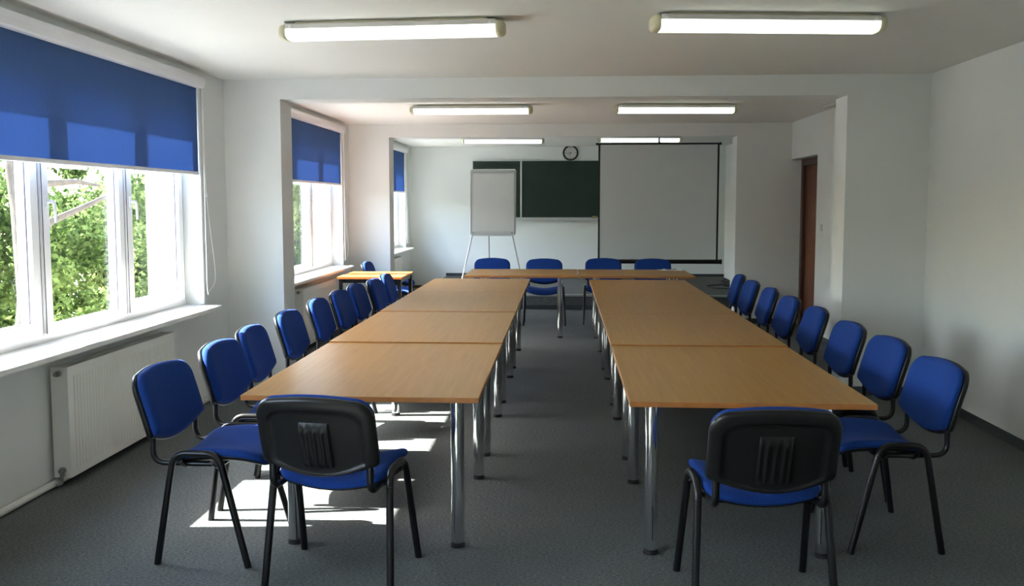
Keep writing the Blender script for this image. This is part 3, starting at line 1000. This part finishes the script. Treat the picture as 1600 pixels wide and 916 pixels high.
b = Mesh(); b.tube([(-.065, FY(fz0 + .3) + .02, fz0 + .3), (-.100, .62, .006)], .0095, 10); b.build('leg', M['grey_leg'], t)

# ------------------------------------------------------------------ things on the head tables, cable on the platform
t = empty('paper_stack', (1.315, 10.985, TZ))
tag(t, 'loose white papers on the right end of the head table', 'papers')
for k, (dx, dy, a) in enumerate(((0, 0, 4), (.05, -.03, -9), (-.045, -.035, 12), (.02, .01, 1))):
    ca, sa = math.cos(math.radians(a)), math.sin(math.radians(a))
    b = Mesh(); z = .0005 + k * .0022
    b.box(-.105, .105, -.075, .075, z, z + .0018, xf=lambda p: (dx + p[0] * ca - p[1] * sa, dy + p[0] * sa + p[1] * ca, p[2]))
    b.build('sheet', M['paper'], t)
b = Mesh(); b.tube([(1.26, 10.93, TZ + .0135), (1.385, 10.955, TZ + .0135)], .0042, 8); b.tube([(1.385, 10.955, TZ + .0135), (1.398, 10.9576, TZ + .0135)], [.004, .001], 8)
tag(b.build('pen', M['black_plastic']), 'dark pen lying across the white papers on the head table', 'pen')
b = Mesh(); b.bevbox(.160, .172, 10.30, 10.38, TZ, TZ + .009, .003)  # solid white sliver put in for a bright glint at the table seam
tag(b.build('seam_glint', M['paper']), 'short white sliver standing in for a glint near the seam of the head tables', 'glint')

cpts = [(2.88, 15.75, 0), (2.72, 15.35, 0), (2.78, 14.95, 0), (2.56, 14.65, 0), (2.32, 14.40, 0), (2.36, 14.08, 0), (2.62, 13.95, 0), (2.80, 14.15, 0), (2.60, 14.42, 0), (2.80, 14.70, 0), (2.90, 14.9, 0)]
sm = []
pts = [Vector((x, y, PZ + .007)) for x, y, _ in cpts]
for i in range(len(pts) - 1):
    p0, p1, p2, p3 = pts[max(i - 1, 0)], pts[i], pts[i + 1], pts[min(i + 2, len(pts) - 1)]
    for q in range(8):
        u = q / 8
        p = 0.5 * ((2 * p1) + (p2 - p0) * u + (2 * p0 - 5 * p1 + 4 * p2 - p3) * u * u + (3 * p1 - p0 - 3 * p2 + p3) * u ** 3)
        sm.append(p)
sm.append(pts[-1])
b = Mesh(); b.tube(sm, .010, 6)
tag(b.build('cable', M['foot']), 'black cable looped on the platform floor near the far pier', 'cable')

# ------------------------------------------------------------------ outside: ground and trees
b = Mesh(); b.box(-120, XO - .02, -60, 120, -3.9, -3.6)
struct('ground', b, M['grass'])
rng = np.random.default_rng(5)
def leaf_cloud(centers, radii, per, size):
    """many small two-triangle leaves around cluster centres; one mesh"""
    n = len(centers) * per
    c = np.repeat(np.array(centers), per, axis=0)
    r = np.repeat(np.array(radii), per)
    d = rng.normal(size=(n, 3)); d /= np.linalg.norm(d, axis=1)[:, None]
    pos = c + d * (r * rng.random(n) ** 0.5)[:, None]
    a = rng.normal(size=(n, 3)); a /= np.linalg.norm(a, axis=1)[:, None]
    q = rng.normal(size=(n, 3)); q -= a * (q * a).sum(1)[:, None]; q /= np.linalg.norm(q, axis=1)[:, None]
    nn = np.cross(a, q)
    s = size * (0.6 + 0.8 * rng.random(n))[:, None]
    v = np.empty((n, 4, 3))
    v[:, 0] = pos - a * s; v[:, 1] = pos + q * s * .55 + nn * s * .12; v[:, 2] = pos + a * s; v[:, 3] = pos - q * s * .55 + nn * s * .12
    me = bpy.data.meshes.new('foliage')
    me.vertices.add(n * 4); me.loops.add(n * 4); me.polygons.add(n)
    me.vertices.foreach_set('co', v.reshape(-1))
    me.loops.foreach_set('vertex_index', np.arange(n * 4, dtype=np.int32))
    me.polygons.foreach_set('loop_start', np.arange(0, n * 4, 4, dtype=np.int32))
    me.update(calc_edges=True)
    return me

def tree(x, y, h, rad, ncl, per, size, mt, label, branches=(), zc=None, trunk=None):
    t = empty('leafy_tree', (x, y, -3.6))
    tag(t, label, 'tree', 'trees outside the windows')
    b = Mesh()
    lean_ = rng.normal(size=2) * .25
    if trunk: b.tube(trunk, [.17, .12, .105, .095, .05][:len(trunk)], 10)
    else: b.tube([(0, 0, 0), (.05, .02, 1.5), (lean_[0] * .5, lean_[1] * .5, 3.2), (lean_[0], lean_[1], h * .8)], [.20, .16, .13, .05], 10)
    b.build('trunk', M['bark'], t)
    for p in branches:
        b = Mesh(); n_ = len(p); b.tube([Vector(q) for q in p], [.06 - .04 * i / (n_ - 1) for i in range(n_)], 8); b.build('branch', M['bark'], t)
    zc = zc or h * .60
    cs, rs = [], []
    for k in range(ncl):
        d_ = rng.normal(size=3); d_ /= np.linalg.norm(d_)
        f = rng.random() ** .4
        cs.append((d_[0] * rad[0] * f, d_[1] * rad[1] * f, zc + d_[2] * rad[2] * f)); rs.append(.25 + .35 * rng.random())
    o = bpy.data.objects.new('foliage', leaf_cloud(cs, rs, per, size))
    o.data.materials.append(mt)
    COL.objects.link(o); o.parent = t; o['kind'] = 'stuff'
    return t
tree(-8.4, 11.9, 6.6, (1.7, 1.95, 2.4), 80, 330, .052, M['leaf_a'], 'leafy tree with thick trunk and slanting branches close outside the nearest window',
     [[(2.2, -2.06, 4.5), (2.2, -1.56, 4.945), (2.2, -.87, 5.10), (2.2, -.05, 5.30), (2.1, .6, 5.45)], [(2.2, -2.1, 5.3), (2.2, -1.55, 5.41), (2.2, -.92, 5.445), (2.1, -.2, 5.41)]], zc=4.1,
     trunk=[(1.5, -1.85, 0), (1.9, -2.0, 2.0), (2.2, -2.06, 4.05), (2.2, -2.13, 5.1), (2.1, -2.25, 6.5)])
tree(-8.6, 16.9, 6.4, (1.7, 1.95, 2.4), 80, 330, .052, M['leaf_b'], 'pale leafy tree seen through centre pane of nearest window',
     [[(.2, 0, 3.0), (1.2, -.9, 3.6), (1.9, -1.9, 4.2)]], zc=4.0)
tree(-8.8, 22.1, 6.6, (1.9, 1.95, 2.5), 84, 300, .06, M['leaf_a'], 'leafy tree seen through right pane of nearest window', zc=4.0)
tree(-8.6, 27.3, 6.4, (1.7, 1.95, 2.4), 80, 280, .065, M['leaf_b'], 'pale leafy tree seen through left pane of middle window', zc=4.1)
tree(-9.0, 32.5, 6.8, (1.9, 1.95, 2.6), 70, 200, .09, M['leaf_a'], 'leafy tree seen farthest along the facade beyond middle window', zc=4.2)
tree(-14.5, 15.5, 7.6, (2.4, 2.7, 3.0), 70, 200, .10, M['leaf_b'], 'tall pale tree standing behind the nearer trees, seen through nearest window', zc=4.2)
tree(-14.5, 23.0, 7.6, (2.4, 2.7, 3.0), 70, 200, .10, M['leaf_a'], 'tall tree standing behind the nearer trees, between two pale ones', zc=4.2)
tree(-14.0, 30.5, 7.6, (2.4, 2.7, 3.0), 70, 200, .10, M['leaf_b'], 'tall pale tree standing behind the nearer trees, seen through middle window', zc=4.2)
tree(-14.0, 38.0, 7.6, (2.4, 2.7, 3.0), 60, 180, .12, M['leaf_a'], 'tall tree farthest back along the facade', zc=4.2)
for yy, mt, lab in ((6.7, 'leaf_b', 'unseen leafy tree added outside opposite the nearest window, left of the visible ones'), (1.5, 'leaf_a', 'unseen leafy tree added outside beside the camera end of the facade'),
                    (-3.7, 'leaf_b', 'unseen leafy tree added outside behind the camera end of the facade'), (-8.9, 'leaf_a', 'unseen leafy tree added outside farthest behind the camera')):
    tree(-9.6, yy, 6.8, (1.8, 1.95, 2.8), 100, 240, .085, M[mt], lab, zc=4.0)  # unseen trees added to keep low sky light off the right wall
for yy, mt, lab in ((8.0, 'leaf_a', 'unseen tall tree added outside in the back row opposite the nearest window'), (.5, 'leaf_b', 'unseen tall tree added outside in the back row beside the camera end'),
                    (-7.0, 'leaf_a', 'unseen tall tree added outside in the back row behind the camera')):
    tree(-14.5, yy, 7.8, (2.4, 2.9, 3.2), 90, 230, .12, M[mt], lab, zc=4.4)  # unseen back row added to close gaps that let sky light in
